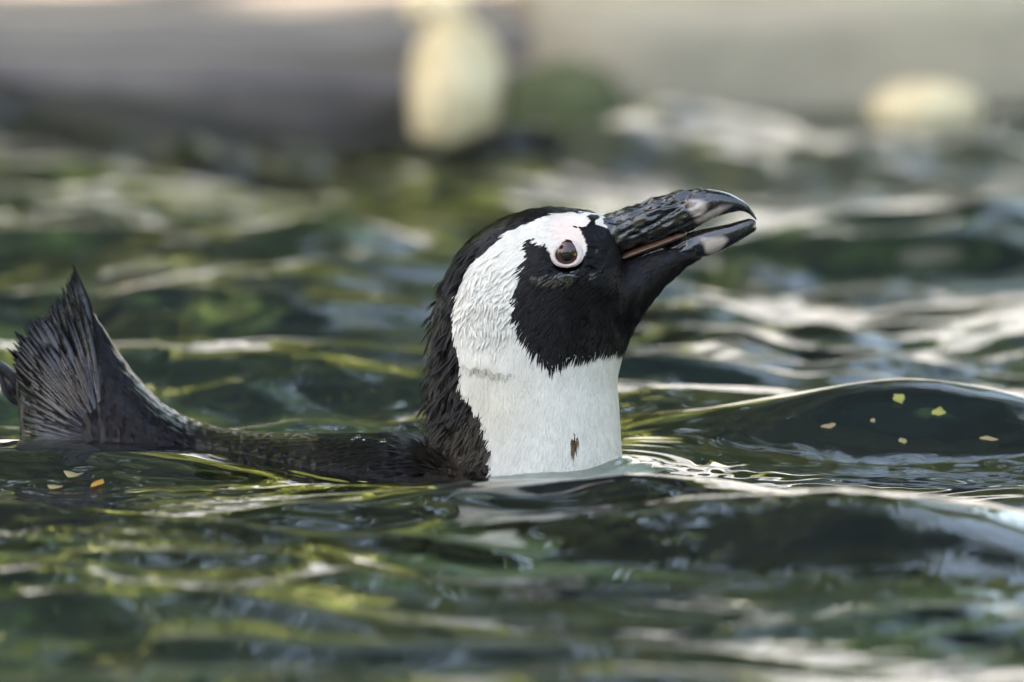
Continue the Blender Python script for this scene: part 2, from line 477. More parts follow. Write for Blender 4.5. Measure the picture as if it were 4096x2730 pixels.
stone('white_pebble', 436, -10, 8, 62, 2.56, .03, M_pale, 'small whitish stone lying behind the tall pale stone', 'stone', 9.0)

M_wall = simple('added_bright_wall_stone', 2.5, [(.3, (.20, .225, .27)), (.5, (.36, .40, .47)), (.7, (.52, .55, .62))], rough=.8, bump=.6, bdist=.02)  # pale bluish wall added out of view to brighten the far water's reflections
g_b = np.random.default_rng(77)
for xa, xb, ha, hb, lab in ((.05, 3.1, .42, .80, 'unseen sunlit grey wall added behind the olive bank to brighten reflections'), (-2.4, -.3, .12, .36, 'unseen very low sunlit grey wall added behind the dark lip to brighten reflections')):
    gw = bpy.data.objects.new('added_bright_wall', None); col.objects.link(gw); gw.location = (0, 3.45, .09)
    tag(gw, lab, 'wall')
    x_ = xa
    while x_ < xb:                         # irregular blocks side by side, each with its own height
        w_ = g_b.uniform(.16, .42); h_ = g_b.uniform(ha, hb)
        link('block', box_mesh('block', x_ + .006, x_ + w_ - .006, -.12 + g_b.uniform(-.02, .02), .14, -.06, h_, jitter=.014, cuts=6), M_wall, gw)
        x_ += w_
# ------------------------------------------------------------------ trees round the pool (mirrored in the water, they shade it)
def tube(path, radii, seg=8):
    path = np.asarray(path, float); V, q = [], []
    for i, p in enumerate(path):
        d = path[min(i + 1, len(path) - 1)] - path[max(i - 1, 0)]; d /= np.linalg.norm(d)
        u = np.cross(d, (0, 1, 0) if abs(d[1]) < .9 else (1, 0, 0)); u /= np.linalg.norm(u); v = np.cross(d, u)
        for k in range(seg):
            a = 2 * math.pi * k / seg
            V.append(p + radii[i] * (math.cos(a) * u + math.sin(a) * v))
    for i in range(len(path) - 1):
        for k in range(seg):
            q.append((i * seg + k, i * seg + (k + 1) % seg, (i + 1) * seg + (k + 1) % seg, (i + 1) * seg + k))
    return V, q

M_canopy = leaf_mat('leaf_canopy', (.018, .032, .012), (.045, .062, .022), (.05, .075, .02))  # extra dark leaves for the crowns added over and beside the pool
def make_tree(name, label, x, y, z, height, cr, crown_z, n, mat, seed, group, leaf=.11, clumps=26, flat=.75, off=(0, 0)):
    g = np.random.default_rng(seed)
    root = bpy.data.objects.new(name, None); col.objects.link(root); root.location = (x, y, z)
    tag(root, label, 'tree', group)
    V, Q = [], []
    def add(path, rad):
        v, q = tube(path, rad); b = len(V); V.extend(v); Q.extend([tuple(i + b for i in f) for f in q])
    r0 = height * .022 + .03
    ax = [np.array((.12 * height * .1 * math.sin(t * 3 + seed), .1 * height * .1 * math.cos(t * 2.3 + seed), t * height)) for t in np.linspace(-.04, .85, 9)]
    add(ax, np.linspace(r0, r0 * .35, 9))
    cc = []
    for k in range(clumps):
        d = g.normal(size=3); d /= np.linalg.norm(d); rr = cr * g.uniform(.35, .95)
        c = np.array((d[0] * rr + off[0], d[1] * rr + off[1], crown_z - z + d[2] * rr * flat)); cc.append(c)
        if k < 11:
            s = ax[4 + k % 4]
            add([s, s * .5 + c * .5 + g.normal(size=3) * .08 * cr + (0, 0, .06 * cr), c], [r0 * .35, r0 * .2, r0 * .06])
    link('trunk', np_mesh('trunk', V, Q), M_bark, root)
    cc = np.array(cc)
    idx = g.integers(0, clumps, n)
    P = cc[idx] + g.normal(size=(n, 3)) * cr * np.array((.20, .20, .15)) * g.uniform(.5, 1.2, clumps)[idx][:, None]
    d = g.normal(size=(n, 3)) + (0, 0, -.3); d /= np.linalg.norm(d, axis=1)[:, None]
    u = np.cross(d, g.normal(size=(n, 3))); u /= np.linalg.norm(u, axis=1)[:, None]
    nn = np.cross(d, u)
    L = leaf * g.uniform(.7, 1.3, n)[:, None]; w = L * .32
    A = P; B = P + d * L * .5 + u * w + nn * L * .07; C = P + d * L; D = P + d * L * .5 - u * w + nn * L * .07
    VV = np.stack((A, B, C, D), 1).reshape(-1, 3)
    link('crown', np_mesh('crown', VV, np.arange(4 * n).reshape(-1, 4)), mat, root, smooth=False)
    return root
GA, GB, GC = 'trees standing beyond the far bank', 'unseen trees added left of the pool to keep the sun off it', 'shrubs along the top of the rock wall'
FAR = [  # x, y, height, crown radius, crown z, leaves, dark, label
    (-6.4, 3.0, 5.5, 2.2, 3.4, 9000, 1, 'dark leafy tree on the left bank near the far corner'),
    (-4.0, 5.6, 6.0, 2.1, 3.6, 9000, 0, 'sunlit green tree above the left part of the rock wall'),
    (-1.7, 5.2, 5.2, 1.7, 3.0, 9000, 0, 'bright yellow green tree leaning over the dark lip'),
    (-1.1, 6.8, 6.8, 1.7, 4.6, 9000, 1, 'dark tree behind the bright yellow green tree'),
    (-2.4, 9.0, 9.5, 3.0, 7.0, 9000, 1, 'very tall dark tree rising behind the others'),
    (3.9, 6.4, 6.5, 1.8, 4.3, 8000, 0, 'green tree above the right part of the rock wall'),
    (5.2, 4.4, 5.5, 2.0, 3.4, 8000, 1, 'dark leafy tree at the right end of the rock wall'),
    (4.6, 10.5, 10.5, 2.6, 8.4, 8000, 1, 'very tall dark tree beyond the right green tree'),
    (.6, 9.0, 6.5, 1.7, 3.9, 2600, 0, 'loose leafed green tree standing back behind the low grey wall'),
    (7.2, .5, 5.5, 2.2, 3.4, 7000, 1, 'dark leafy tree on the right bank of the pool'),
    (7.0, -5.0, 5.0, 1.9, 3.2, 6000, 1, 'dark leafy tree on the right bank beside the deck'),
    (-8.5, -8.5, 6.5, 2.7, 3.2, 8000, 1, 'dark tree added at the left edge of the deck'), (-4.4, -12.5, 6.0, 2.7, 3.0, 8000, 1, 'dark tree added behind the left part of the deck'), (0.3, -13.5, 6.0, 2.7, 2.9, 8000, 1, 'dark tree added behind the middle of the deck'),  # deck trees: added behind the camera so black plumage mirrors something dark
    (4.8, -12.8, 6.0, 2.7, 3.0, 8000, 1, 'dark tree added behind the right part of the deck'), (9.0, -9.0, 6.5, 2.7, 3.2, 8000, 1, 'dark tree added at the right edge of the deck')]
for k, (x, y, hh, cr_, cz, n, dk, lab) in enumerate(FAR):
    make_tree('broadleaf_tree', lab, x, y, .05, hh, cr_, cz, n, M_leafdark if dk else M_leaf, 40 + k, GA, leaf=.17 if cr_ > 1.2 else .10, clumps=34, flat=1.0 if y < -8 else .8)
for k, (x, y, hh, cr_, dk, lab) in enumerate([(-3.2, 4.1, 1.5, .75, 1, 'round dark shrub at the left end of the rock wall'), (-2.1, 4.2, 1.3, .65, 0, 'round sunlit shrub next to the dark shrub'), (-1.0, 4.1, 1.1, .6, 1, 'small dark shrub behind the tall pale stone'),
        (-.2, 4.2, 1.0, .55, 0, 'small yellow green shrub above the mossy rock'), (2.4, 4.2, 1.2, .65, 0, 'leafy green shrub above the right bank'), (3.4, 4.1, 1.3, .7, 1, 'dark shrub at the right end of the rock wall')]):
    r_ = make_tree('shrub', lab, x, y, .05, hh, cr_, .1 + cr_ * .85, 3500, M_leafdark if dk else M_leaf, 70 + k, GC, leaf=.09, clumps=18, flat=.9)
    r_['category'] = 'shrub'
make_tree('added_overhang_tree', 'spreading dark tree added so its crown darkens the far water', -2.8, 5.0, .05, 6.0, 2.5, 5.6, 15000, M_canopy, 31, GA, leaf=.17, clumps=44, flat=.32, off=(2.9, -1.6))  # out-of-view crowns added overhead so wave faces mirror dark foliage, not sky
make_tree('added_overhang_tree', 'spreading dark tree added so its crown darkens the water on the right', 3.8, 5.2, .05, 6.2, 2.4, 5.9, 14000, M_canopy, 32, GA, leaf=.17, clumps=44, flat=.32, off=(-2.7, -2.3))
def make_hedge(label, x0, x1, y0, y1, z0, top, n, mat, seed, leaf=.16):
    """A thick run of foliage with an uneven top: leaves in many overlapping clumps, stems inside."""
    g = np.random.default_rng(seed)
    root = bpy.data.objects.new('hedge', None); col.objects.link(root); root.location = ((x0 + x1) / 2, (y0 + y1) / 2, z0)
    tag(root, label, 'hedge', 'hedges round the pool')
    m = max(14, int(n / 160))
    c = np.stack((g.uniform(x0, x1, m), g.uniform(y0, y1, m), np.zeros(m)), 1) - np.array(root.location)
    hx = top * (.78 + .22 * np.sin(c[:, 0] * 1.3 + seed) * np.sin(c[:, 1] * 1.7 + c[:, 0] * .6))
    c[:, 2] = g.uniform(.02, 1, m) ** .8 * hx
    i_ = g.integers(0, m, n)
    P = c[i_] + g.normal(size=(n, 3)) * np.array((.34, .26, .26)) * top / 2.6
    P[:, 2] = np.abs(P[:, 2])
    d = g.normal(size=(n, 3)) + (0, 0, -.2); d /= np.linalg.norm(d, axis=1)[:, None]
    u = np.cross(d, g.normal(size=(n, 3))); u /= np.linalg.norm(u, axis=1)[:, None]; nn = np.cross(d, u)
    L = leaf * g.uniform(.7, 1.3, n)[:, None]
    VV = np.stack((P, P + d * L * .5 + u * L * .34 + nn * L * .07, P + d * L, P + d * L * .5 - u * L * .34 + nn * L * .07), 1).reshape(-1, 3)
    link('foliage', np_mesh('foliage', VV, np.arange(4 * n).reshape(-1, 4)), mat, root, smooth=False)
    for k in range(5):
        b = np.array((c[k, 0], c[k, 1], -.05)); v, q = tube([b, b * .5 + c[k] * .5, c[k] + (0, 0, .2)], [.035, .025, .01], 6)
        link('stem', np_mesh('stem', v, q), M_bark, root)
make_hedge('long dark hedge added behind the deck to block low sky', -11, 11, -10.6, -9.2, .04, 3.4, 16000, M_leafdark, 1, .22)  # deck and side hedges: unseen, added to close off the bright low sky
make_hedge('dark hedge added along the right bank of the pool to block low sky', 5.6, 6.8, -9, 3.0, .08, 3.0, 9000, M_leafdark, 2, .22)
make_hedge('dark hedge added along the left bank of the pool to block low sky', -9.4, -8.2, -9, 4.0, .08, 3.0, 9000, M_leafdark, 3, .22)
make_hedge('sunlit hedge above the left part of the rock wall', -6.0, -1.6, 6.0, 7.2, .05, 3.4, 9000, M_leaf, 4)
make_hedge('low sunlit hedge above the middle of the rock wall', -1.5, .45, 6.2, 7.2, .05, 2.6, 6000, M_leaf, 5)
make_hedge('sunlit hedge above the right part of the rock wall', 2.0, 5.6, 6.0, 7.2, .05, 2.4, 8000, M_leaf, 6)
for k, (hh, dy, dxx, lab) in enumerate(((5.2, -1.0, 0, 'wide dense tree added on the left bank to keep sun off the bird'), (5.6, 1.3, .3, 'dense tree added on the left bank to keep sun off the far water'))):  # unseen blockers added on the sun's path to the pool
    t = hh / sun_dir.z
    c = sun_dir * t + Vector((dxx, dy, 0))
    make_tree('sun_blocker_tree', lab, c.x, c.y, .05, hh + .6, 1.75, c.z, 26000, M_canopy, 20 + k, GB, leaf=.21, clumps=60, flat=.6)

# ------------------------------------------------------------------ the penguin
penguin = bpy.data.objects.new('penguin', None); col.objects.link(penguin)
tag(penguin, 'black and white penguin swimming with raised head and slightly open bill', 'penguin')

head = [(420, 600, 620, 600, 0, .045), (424, 520, 624, 520, 0, .043), (427, 470, 622, 465, 0, .0405), (430, 430, 620.5, 436, 0, .0385), (431, 400, 618.5, 405, 0, .037),
        (432, 372, 617, 382, 0, .0355), (432, 350, 621, 362, 0, .0348), (434, 325, 629, 341, 0, .0342), (440, 295, 637, 324, 0, .0338), (450, 268, 643, 314, 0, .0335),
        (466, 244, 647, 308, 0, .0332), (490, 225, 649, 304, 0, .0325), (515, 213.5, 648, 302, 0, .0312), (545, 207.5, 645, 300, 0, .0285), (575, 209.2, 640, 296, 0, .0245),
        (597, 212, 634, 286, 0, .0185), (610, 217, 628, 272, 0, .0115)]
chin = [(540, 255, 610, 335, 0, .030), (570, 262, 634, 327, 0, .0275), (592, 266, 648, 307, 0, .0245), (610, 264, 664, 287.5, 0, .0200), (628, 257.5, 679, 273, 0, .0158),
        (648, 250.5, 692, 263, 0, .0120), (670, 244.5, 703, 257, 0, .0088), (684, 243, 707, 254, 0, .0055)]
trunk = [(650, 500, 650, 590, 0, .030), (612, 487, 618, 680, 0, .056), (545, 478, 550, 700, 0, .068), (470, 460, 470, 712, .0, .082), (415, 440, 400, 712, .004, .088),
         (370, 436, 350, 695, .010, .088), (310, 436, 290, 665, .022, .082), (240, 432, 225, 620, .042, .066), (198, 423, 175, 580, .06, .05),
         (168, 408, 130, 560, .066, .046), (149, 391, 78, 535, .07, .042), (132, 371, 32, 500, .075, .036), (118, 351, 22, 447, .078, .027),
         (110, 338, 18, 404, .078, .018), (101, 323, 16, 366, .078, .011), (92, 310, 30, 330, .078, .007), (83, 291, 54, 306, .078, .004)]
V, Qd, T = [], [], []
for sec, ex in ((head, .93), (chin, .95), (trunk, .84)):
    v, q, t = loft(sec, ex=ex); b = sum(len(a) for a in V)
    V.append(v); Qd.append(q + b); T.append(t + b)
raw = np_mesh('body_raw', np.concatenate(V), np.concatenate(Qd), np.concatenate(T))
tmp = bpy.data.objects.new('body_raw', raw); col.objects.link(tmp)
md = tmp.modifiers.new('r', 'REMESH'); md.mode = 'VOXEL'; md.voxel_size = .00085
ms = tmp.modifiers.new('s', 'SMOOTH'); ms.factor = .5; ms.iterations = 34
dg = bpy.context.evaluated_depsgraph_get()
body_me = bpy.data.meshes.new_from_object(tmp.evaluated_get(dg))
bpy.data.objects.remove(tmp)
body_me.materials.clear()
nv = len(body_me.vertices)
BV = np.empty(nv * 3, np.float32); body_me.vertices.foreach_get('co', BV); BV = BV.reshape(-1, 3).astype(float)
BN = np.empty(nv * 3, np.float32); body_me.vertices.foreach_get('normal', BN); BN = BN.reshape(-1, 3).astype(float)

Z1 = lambda L: [(475 + x * .12755, 175 + y * .12755) for x, y in L]
CAP = Z1([(1095, 315), (980, 299), (880, 292), (780, 300), (680, 306), (560, 332), (450, 366), (350, 402), (250, 452), (180, 520), (100, 570), (40, 625)]) + \
      [(472, 261), (461, 283), (455, 305), (453, 326), (456, 343), (460, 357), (458.6, 379), (462, 393), (472, 401.5), (478, 411), (486, 430), (491, 450), (491, 478), (484, 560), (440, 660), (320, 660), (-300, 660), (-300, 100), (615, 100)]
FACE = Z1([(460, 488), (402, 545), (442, 580), (430, 640), (380, 680), (385, 760), (342, 860), (308, 930), (322, 1000), (308, 1090), (340, 1170), (370, 1240), (420, 1330), (480, 1400),
           (560, 1460), (600, 1500), (660, 1475), (720, 1440), (780, 1420), (850, 1430), (900, 1400), (960, 1385), (1020, 1365), (1060, 1385), (1100, 1360), (1150, 1350), (1250, 1400), (2400, 1400),
           (2400, -400), (1080, -400), (1085, 310), (1115, 350), (1135, 392), (1095, 440), (1040, 420), (1000, 400), (950, 385), (945, 365), (975, 352), (985, 330), (960, 310), (900, 305), (870, 322),
           (905, 360), (880, 400), (810, 400), (845, 470), (875, 560), (860, 640), (800, 710), (700, 720), (620, 670), (575, 590), (540, 540)])
PINK = Z1([(560, 600), (590, 500), (650, 390), (720, 325), (850, 305), (900, 360), (870, 400), (812, 402), (845, 470), (872, 560), (740, 640)])
STREAK = [(570.3, 433.5), (578, 433), (576.5, 441), (574, 447.5), (571, 446.5)]
EYE_PX = (567.5, 254.5)
def pattern(P, jag=.9):
    px = to_px(P)
    jx = vnoise(P, (700, 700, 700), 1.0, 2) * jag; jy = vnoise(P, (700, 700, 700), 2.0, 2) * jag
    x, y = px[:, 0] + jx, px[:, 1] + jy
    sh = np.where(y > 400, (y - 400) / 100, 0)
    blk = inside(CAP, x, y) | inside(FACE, x, y)
    # flank: the dark back ends low on the side, white belly below
    pw = np.clip(1.25 - np.hypot((px[:, 0] - 573) / 24, (px[:, 1] - 232) / 20) ** 2, 0, 1) * ~blk
    pk = pw > .4
    st = inside(STREAK, px[:, 0], px[:, 1]) & (P[:, 1] < 0)
    n = vnoise(P, (90, 90, 90), 3.0, 3); n2 = vnoise(P, (400, 400, 200), 4.0, 2)
    C = np.array((.64, .60, .545)) * (1 + .05 * n[:, None] + .03 * n2[:, None])
    warm = np.clip(1 - np.hypot((px[:, 0] - 490) / 60, (px[:, 1] - 400) / 70), 0, 1)[:, None]
    C = C * (1 - warm * np.array((.02, .06, .14)))
    C = C * (1 - pw[:, None]) + pw[:, None] * np.array((.70, .55, .49)) * (1 + .05 * n2[:, None])
    bk = np.array((.0060, .0052, .0063)) * (1 + .35 * n[:, None] + .2 * n2[:, None])
    brown = np.clip(np.exp(-(((px[:, 0] - 462) / 34) ** 2 + ((px[:, 1] - 458) / 26) ** 2)) * .8 + .35 * np.exp(-((px[:, 0] - 478) / 14) ** 2 - ((px[:, 1] - 418) / 18) ** 2), 0, 1)[:, None]
    bk = bk * (1 - brown) + brown * np.array((.055, .040, .027)) * (1 + .3 * n2[:, None])
    C[blk] = bk[blk]
    C[st] = np.array((.09, .055, .03))
    rg = np.where(blk, .42, .62)
    rg = np.where(pk, .5, rg)
    wet = blk & (px[:, 0] < 425)
    rg = np.where(wet, .21, rg)
    lw = np.exp(-(((px[:, 0] - 563) / 34) ** 2 + ((px[:, 1] - 275) / 9) ** 2)) + .7 * np.exp(-(((px[:, 0] - 598) / 9) ** 2 + ((px[:, 1] - 252) / 20) ** 2))
    lw = np.clip((lw * (1 + .9 * vnoise(P, (300, 300, 600), 5.0, 3)) - .35) * 2.2, 0, 1) * blk
    rg = rg * (1 - lw) + .13 * lw
    rg = np.where(blk & (px[:, 0] > 395) & (px[:, 0] < 492) & (px[:, 1] > 262), .30, rg)
    rg = np.where(blk & (px[:, 1] < 240) & (px[:, 0] < 606), .22, rg)
    return np.concatenate((np.clip(C, .003, .95), rg[:, None]), 1), blk, pk

# relief of wet plumage: fine grooves that follow the lie of the feathers
px = to_px(BV)
C, blk, pk = pattern(BV)
amp = np.where(blk, .00035, .00022)
amp = np.where(np.hypot((px[:, 0] - 590) / 45, (px[:, 1] - 245) / 40) < 1, .00012, amp)
BV += BN * (vnoise(BV, (1100, 700, 300), 8.0, 2) * amp)[:, None]
# ruffled tufts on the white cheek and a loose fold of skin at the side of the neck
tuft = np.exp(-(((px[:, 0] - 487) / 20) ** 2 + ((px[:, 1] - 308) / 24) ** 2)) * (BV[:, 1] < 0)
BV += BN * (tuft * (.0014 + .0012 * vnoise(BV, (330, 330, 260), 9.0, 3)))[:, None]
foldy = 366 + 4.5 * np.clip((px[:, 0] - 460) / 22, 0, 2.4) + 1.6 * np.sin(px[:, 0] * .55) + 1.1 * np.sin(px[:, 0] * .23)
fold = (BV[:, 1] < 0) * np.exp(-((px[:, 0] - 486) / 24) ** 4) * np.where(px[:, 1] < foldy, np.exp(-((px[:, 1] - foldy) / 15) ** 2), np.exp(-((px[:, 1] - foldy) / 1.3) ** 2))
BV += BN * (fold * .0018)[:, None]
BV += BN * (pk * .00016 * vnoise(BV, (1900, 1900, 1900), 17.0, 1))[:, None]
lump = np.exp(-(((px[:, 0] - 562) / 34) ** 2 + ((px[:, 1] - 276) / 12) ** 2)) + .6 * np.exp(-(((px[:, 0] - 592) / 12) ** 2 + ((px[:, 1] - 250) / 18) ** 2))
rl = vnoise(BV, (520, 520, 900), 16.0, 3)
BV += BN * (lump * blk * (.0013 * (1 - 1.5 * np.abs(rl))))[:, None]
# eye socket
ec = W(*EYE_PX, 0)
hitY = BV[(np.hypot(px[:, 0] - EYE_PX[0], px[:, 1] - EYE_PX[1]) < 2) & (BV[:, 1] < 0), 1].mean()
bvh0 = BVHTree.FromPolygons([tuple(v) for v in BV], [tuple(p.vertices) for p in body_me.polygons])
ed = np.hypot((BV[:, 0] - ec[0]) / .0066, (BV[:, 2] - ec[2]) / .0060)
BV[:, 1] -= np.sign(BV[:, 1]) * np.clip(1.15 - ed, 0, .4) * .02
body_me.vertices.foreach_set('co', BV.astype(np.float32).ravel())
set_color(body_me, C)
body_me.update()
body = link('body', body_me, M_body, penguin)

# feathers: small tapered blades laid over the body along the lie of the plumage
FLOW = np.array([  # px, py, direction x, y on the picture plane
    (600, 214, -1, 0), (550, 208, -1, .02), (505, 220, -.85, .5), (470, 245, -.6, .8), (445, 285, -.45, .9), (434, 330, -.35, .95), (431, 380, -.35, .95), (428, 420, -.5, .85), (410, 455, -.85, .5),
    (530, 225, -.9, .4), (500, 260, -.55, .8), (480, 300, -.25, .95), (475, 350, 0, 1), (500, 400, .05, 1), (560, 420, 0, 1), (610, 420, 0, 1), (560, 360, -.1, 1), (610, 375, 0, 1),
    (640, 290, -.75, .65), (600, 290, -.82, .6), (560, 290, -.75, .7), (530, 300, -.6, .8), (560, 330, -.55, .85), (600, 330, -.5, .87), (630, 320, -.45, .9), (690, 258, -.9, .45), (545, 265, -.8, .55),
    (470, 450, -.45, .9), (480, 420, -.4, .92), (380, 440, -1, .06), (300, 440, -1, 0), (200, 440, -1, -.08), (130, 420, -.8, -.6), (80, 420, -.7, -.7), (100, 370, -.45, -.9), (50, 380, -.6, -.8), (70, 320, -.4, -.92), (30, 430, -.85, -.5)])
def flow_at(px):
    d2 = ((px[:, None, :] - FLOW[None, :, :2]) ** 2).sum(-1) + 30
    w = d2 ** -1.6
    f = (w[:, :, None] * FLOW[None, :, 2:]).sum(1)
    return f / np.linalg.norm(f, axis=1)[:, None]

bvh = BVHTree.FromPolygons([tuple(v) for v in BV], [tuple(p.vertices) for p in body_me.polygons])
area_pick = np.where((BV[:, 2] > -.025) & (BV[:, 1] < .055))[0]
pxv = to_px(BV[area_pick])
bill_zone = lambda p: inside([(606, 205), (614, 250), (606, 268), (700, 232), (800, 200), (800, 100), (606, 100)], p[:, 0], p[:, 1])
bare = (np.hypot((pxv[:, 0] - 568) / 23, (pxv[:, 1] - 252) / 19) < 1) | inside(PINK, pxv[:, 0], pxv[:, 1]) | (np.hypot((pxv[:, 0] - 596) / 17, (pxv[:, 1] - 240) / 28) < 1) | bill_zone(pxv)
cand = area_pick[~bare]
cpx = to_px(BV[cand])
isb = C[cand, :3].mean(1) < .15
nape = isb & (cpx[:, 0] < 492) & (cpx[:, 1] > 255) & (cpx[:, 1] < 475) & (cpx[:, 0] > 395)
capm = isb & (cpx[:, 1] < 262) & (cpx[:, 0] < 610)
cheek = isb & ~nape & ~capm & (cpx[:, 0] > 495)
back = isb & ~nape & ~capm & (cpx[:, 0] <= 420)
white = ~isb
wcheek = white & (np.hypot((cpx[:, 0] - 486) / 30, (cpx[:, 1] - 300) / 48) + rng.normal(size=len(cpx)) * .18 < .9)
#         mask, count, length, width, lift, stray, side sway
GROUPS = [(white, 17000, .0056, .00065, .00007, .10, (.965, 1.03)), (wcheek, 900, .0062, .0011, .0009, .5, (.95, 1.05)), (cheek, 9000, .0066, .00070, .00025, .14, (.6, 2.2)), (capm, 2600, .0060, .0009, .0001, .06, (.8, 1.2)),
          (nape, 4200, .0062, .00085, .0006, .25, (.7, 1.4)), (back & (cpx[:, 0] > 330), 2600, .0105, .0007, .00004, .05, (.8, 1.2))]
FV, FT, FQ, FC = [], [], [], []
nb = 0
for mask, cnt, L0, w0, lift, stray, vr in GROUPS:
    ids = cand[mask]
    if not len(ids): continue
    pick = rng.choice(ids, size=min(cnt, len(ids)), replace=False)
    P, N = BV[pick], BN[pick]
    f = flow_at(to_px(P))
    cl = vnoise(P, (260, 260, 260), 12.0, 2) * stray + rng.normal(size=len(P)) * stray * .5
    f = np.stack((f[:, 0] * np.cos(cl) - f[:, 1] * np.sin(cl), f[:, 0] * np.sin(cl) + f[:, 1] * np.cos(cl)), 1)
    D = np.stack((f[:, 0], np.zeros(len(f)), -f[:, 1]), 1)
    D -= N * (D * N).sum(1)[:, None]
    ln = np.linalg.norm(D, axis=1); ok = ln > .15
    P, N, D = P[ok], N[ok], D[ok] / ln[ok][:, None]
    cc, _, _ = pattern(P, .5)
    L = L0 * rng.uniform(.65, 1.25, len(P)); w = w0 * rng.uniform(.7, 1.3, len(P))
    lf = lift * np.clip(rng.normal(1, .5, len(P)) + .6 * vnoise(P, (200, 200, 200), 14.0, 2), .1, 3)
    S = np.cross(N, D)
    for i in range(len(P)):
        p, n, d, s = P[i], N[i], D[i], S[i]
        m, nm, _, _ = bvh.find_nearest(Vector(p + d * L[i] * .55)); t, ntp, _, _ = bvh.find_nearest(Vector(p + d * L[i]))
        nm, ntp = (nm if np.dot(nm, n) > 0 else -nm), (ntp if np.dot(ntp, n) > 0 else -ntp)
        m = np.array(m) + np.array(nm) * (lf[i] * .55 + .0001); t = np.array(t) + np.array(ntp) * (lf[i] + .00006)
        r = p - n * .0002
        FV += [r + s * w[i] * .5, r - s * w[i] * .5, m + s * w[i] * .5, m - s * w[i] * .5, m + np.array(nm) * w[i] * .16, t]
        FT += [(nb, nb + 4, nb + 2), (nb, nb + 1, nb + 4), (nb + 1, nb + 3, nb + 4), (nb + 2, nb + 4, nb + 5), (nb + 4, nb + 3, nb + 5)]
        k_ = random.uniform(*vr); c = cc[i] * (k_, k_, k_, 1); tp = c * (1.03, 1.03, 1.03, 1)
        FC += [c, c, c, c, c, tp]
        nb += 6
# wet clumps: blades that draw together to one lifted point, mostly down the nape
ids = cand[nape | (capm & (cpx[:, 0] < 480))]
anchors = rng.choice(ids, size=620, replace=False)
for a_ in anchors:
    p0, n0 = BV[a_], BN[a_]
    f = flow_at(to_px(p0[None]))[0]; th = rng.normal() * .28
    f = np.array((f[0] * math.cos(th) - f[1] * math.sin(th), f[0] * math.sin(th) + f[1] * math.cos(th)))
    d = np.array((f[0], rng.normal() * .12, -f[1])); d -= n0 * (d @ n0)
    if np.linalg.norm(d) < .15: continue
    d /= np.linalg.norm(d); s_ = np.cross(n0, d)
    y_ = to_px(p0[None])[0, 1]
    up = (.0008 + .0033 * abs(rng.normal())) * np.clip((y_ - 235) / 70, .12, 1) * (.25 if to_px(p0[None])[0, 0] < 424 else 1)
    L = rng.uniform(.007, .0130)
    tq, tn, _, _ = bvh.find_nearest(Vector(p0 + d * L)); tn = np.array(tn); tn = tn if tn @ n0 > 0 else -tn
    tip = np.array(tq) + tn * up
    kc = rng.uniform(.7, 1.5)
    cc0 = pattern(p0[None], .3)[0][0] * (kc, kc, kc, 1)
    if cc0[:3].mean() > .2: continue
    for b_ in range(6):
        r = p0 + s_ * rng.uniform(-.0016, .0016) + d * rng.uniform(-.001, .002); w_ = .0004
        rq, rn, _, _ = bvh.find_nearest(Vector(r)); r = np.array(rq) - n0 * .0001
        tt = tip + rng.normal(size=3) * .0003 + d * rng.uniform(-.0015, .0008)
        m = r * .5 + tt * .5 + n0 * .0005
        FV += [r + s_ * w_, r - s_ * w_, m + s_ * w_, m - s_ * w_, m + n0 * w_ * .5, tt]
        FT += [(nb, nb + 4, nb + 2), (nb, nb + 1, nb + 4), (nb + 1, nb + 3, nb + 4), (nb + 2, nb + 4, nb + 5), (nb + 4, nb + 3, nb + 5)]
        FC += [cc0] * 6
        nb += 6
fme = np_mesh('plumage', np.array(FV), None, np.array(FT))
set_color(fme, np.clip(np.array(FC), .003, .95))
plum = tag(link('plumage', fme, M_feather, penguin), 'short dense wet feathers', kind='stuff')

# bill
upper = [(598, 217, 602, 259, 0, .0135), (614, 214.5, 622, 251, 0, .0128), (628, 208.5, 640, 245, 0, .0116), (645, 202.5, 652, 241.5, 0, .0106), (660, 198.5, 668, 236.5, 0, .0098), (676.5, 193.8, 684, 231, 0, .0090),
         (692, 190.2, 700, 223.8, 0, .0082), (706, 189.4, 714, 218, 0, .0074), (718, 190.5, 725, 214.2, 0, .0066), (729, 193.5, 734, 212, 0, .0056), (738, 198, 741, 211, 0, .0045),
         (746.7, 203.7, 747.5, 213, 0, .0033), (753, 211.4, 752.5, 217, 0, .002), (756.8, 218.5, 756, 220.5, 0, .0007)]
lower = [(606, 268, 622, 283, 0, .0130), (628, 257, 650, 277, 0, .0112), (648, 250, 672, 268, 0, .0098), (666, 244, 690, 261.5, 0, .0088), (682, 236.5, 702, 257, 0, .0081), (698, 230, 711, 255, 0, .0075),
         (711, 226.8, 724, 249.8, 0, .0067), (728.8, 223.5, 737, 242.4, 0, .0056), (742.9, 219.8, 749, 235, 0, .0042), (751, 218.5, 755, 231, 0, .0028), (755.5, 221, 756.6, 228, 0, .001)]
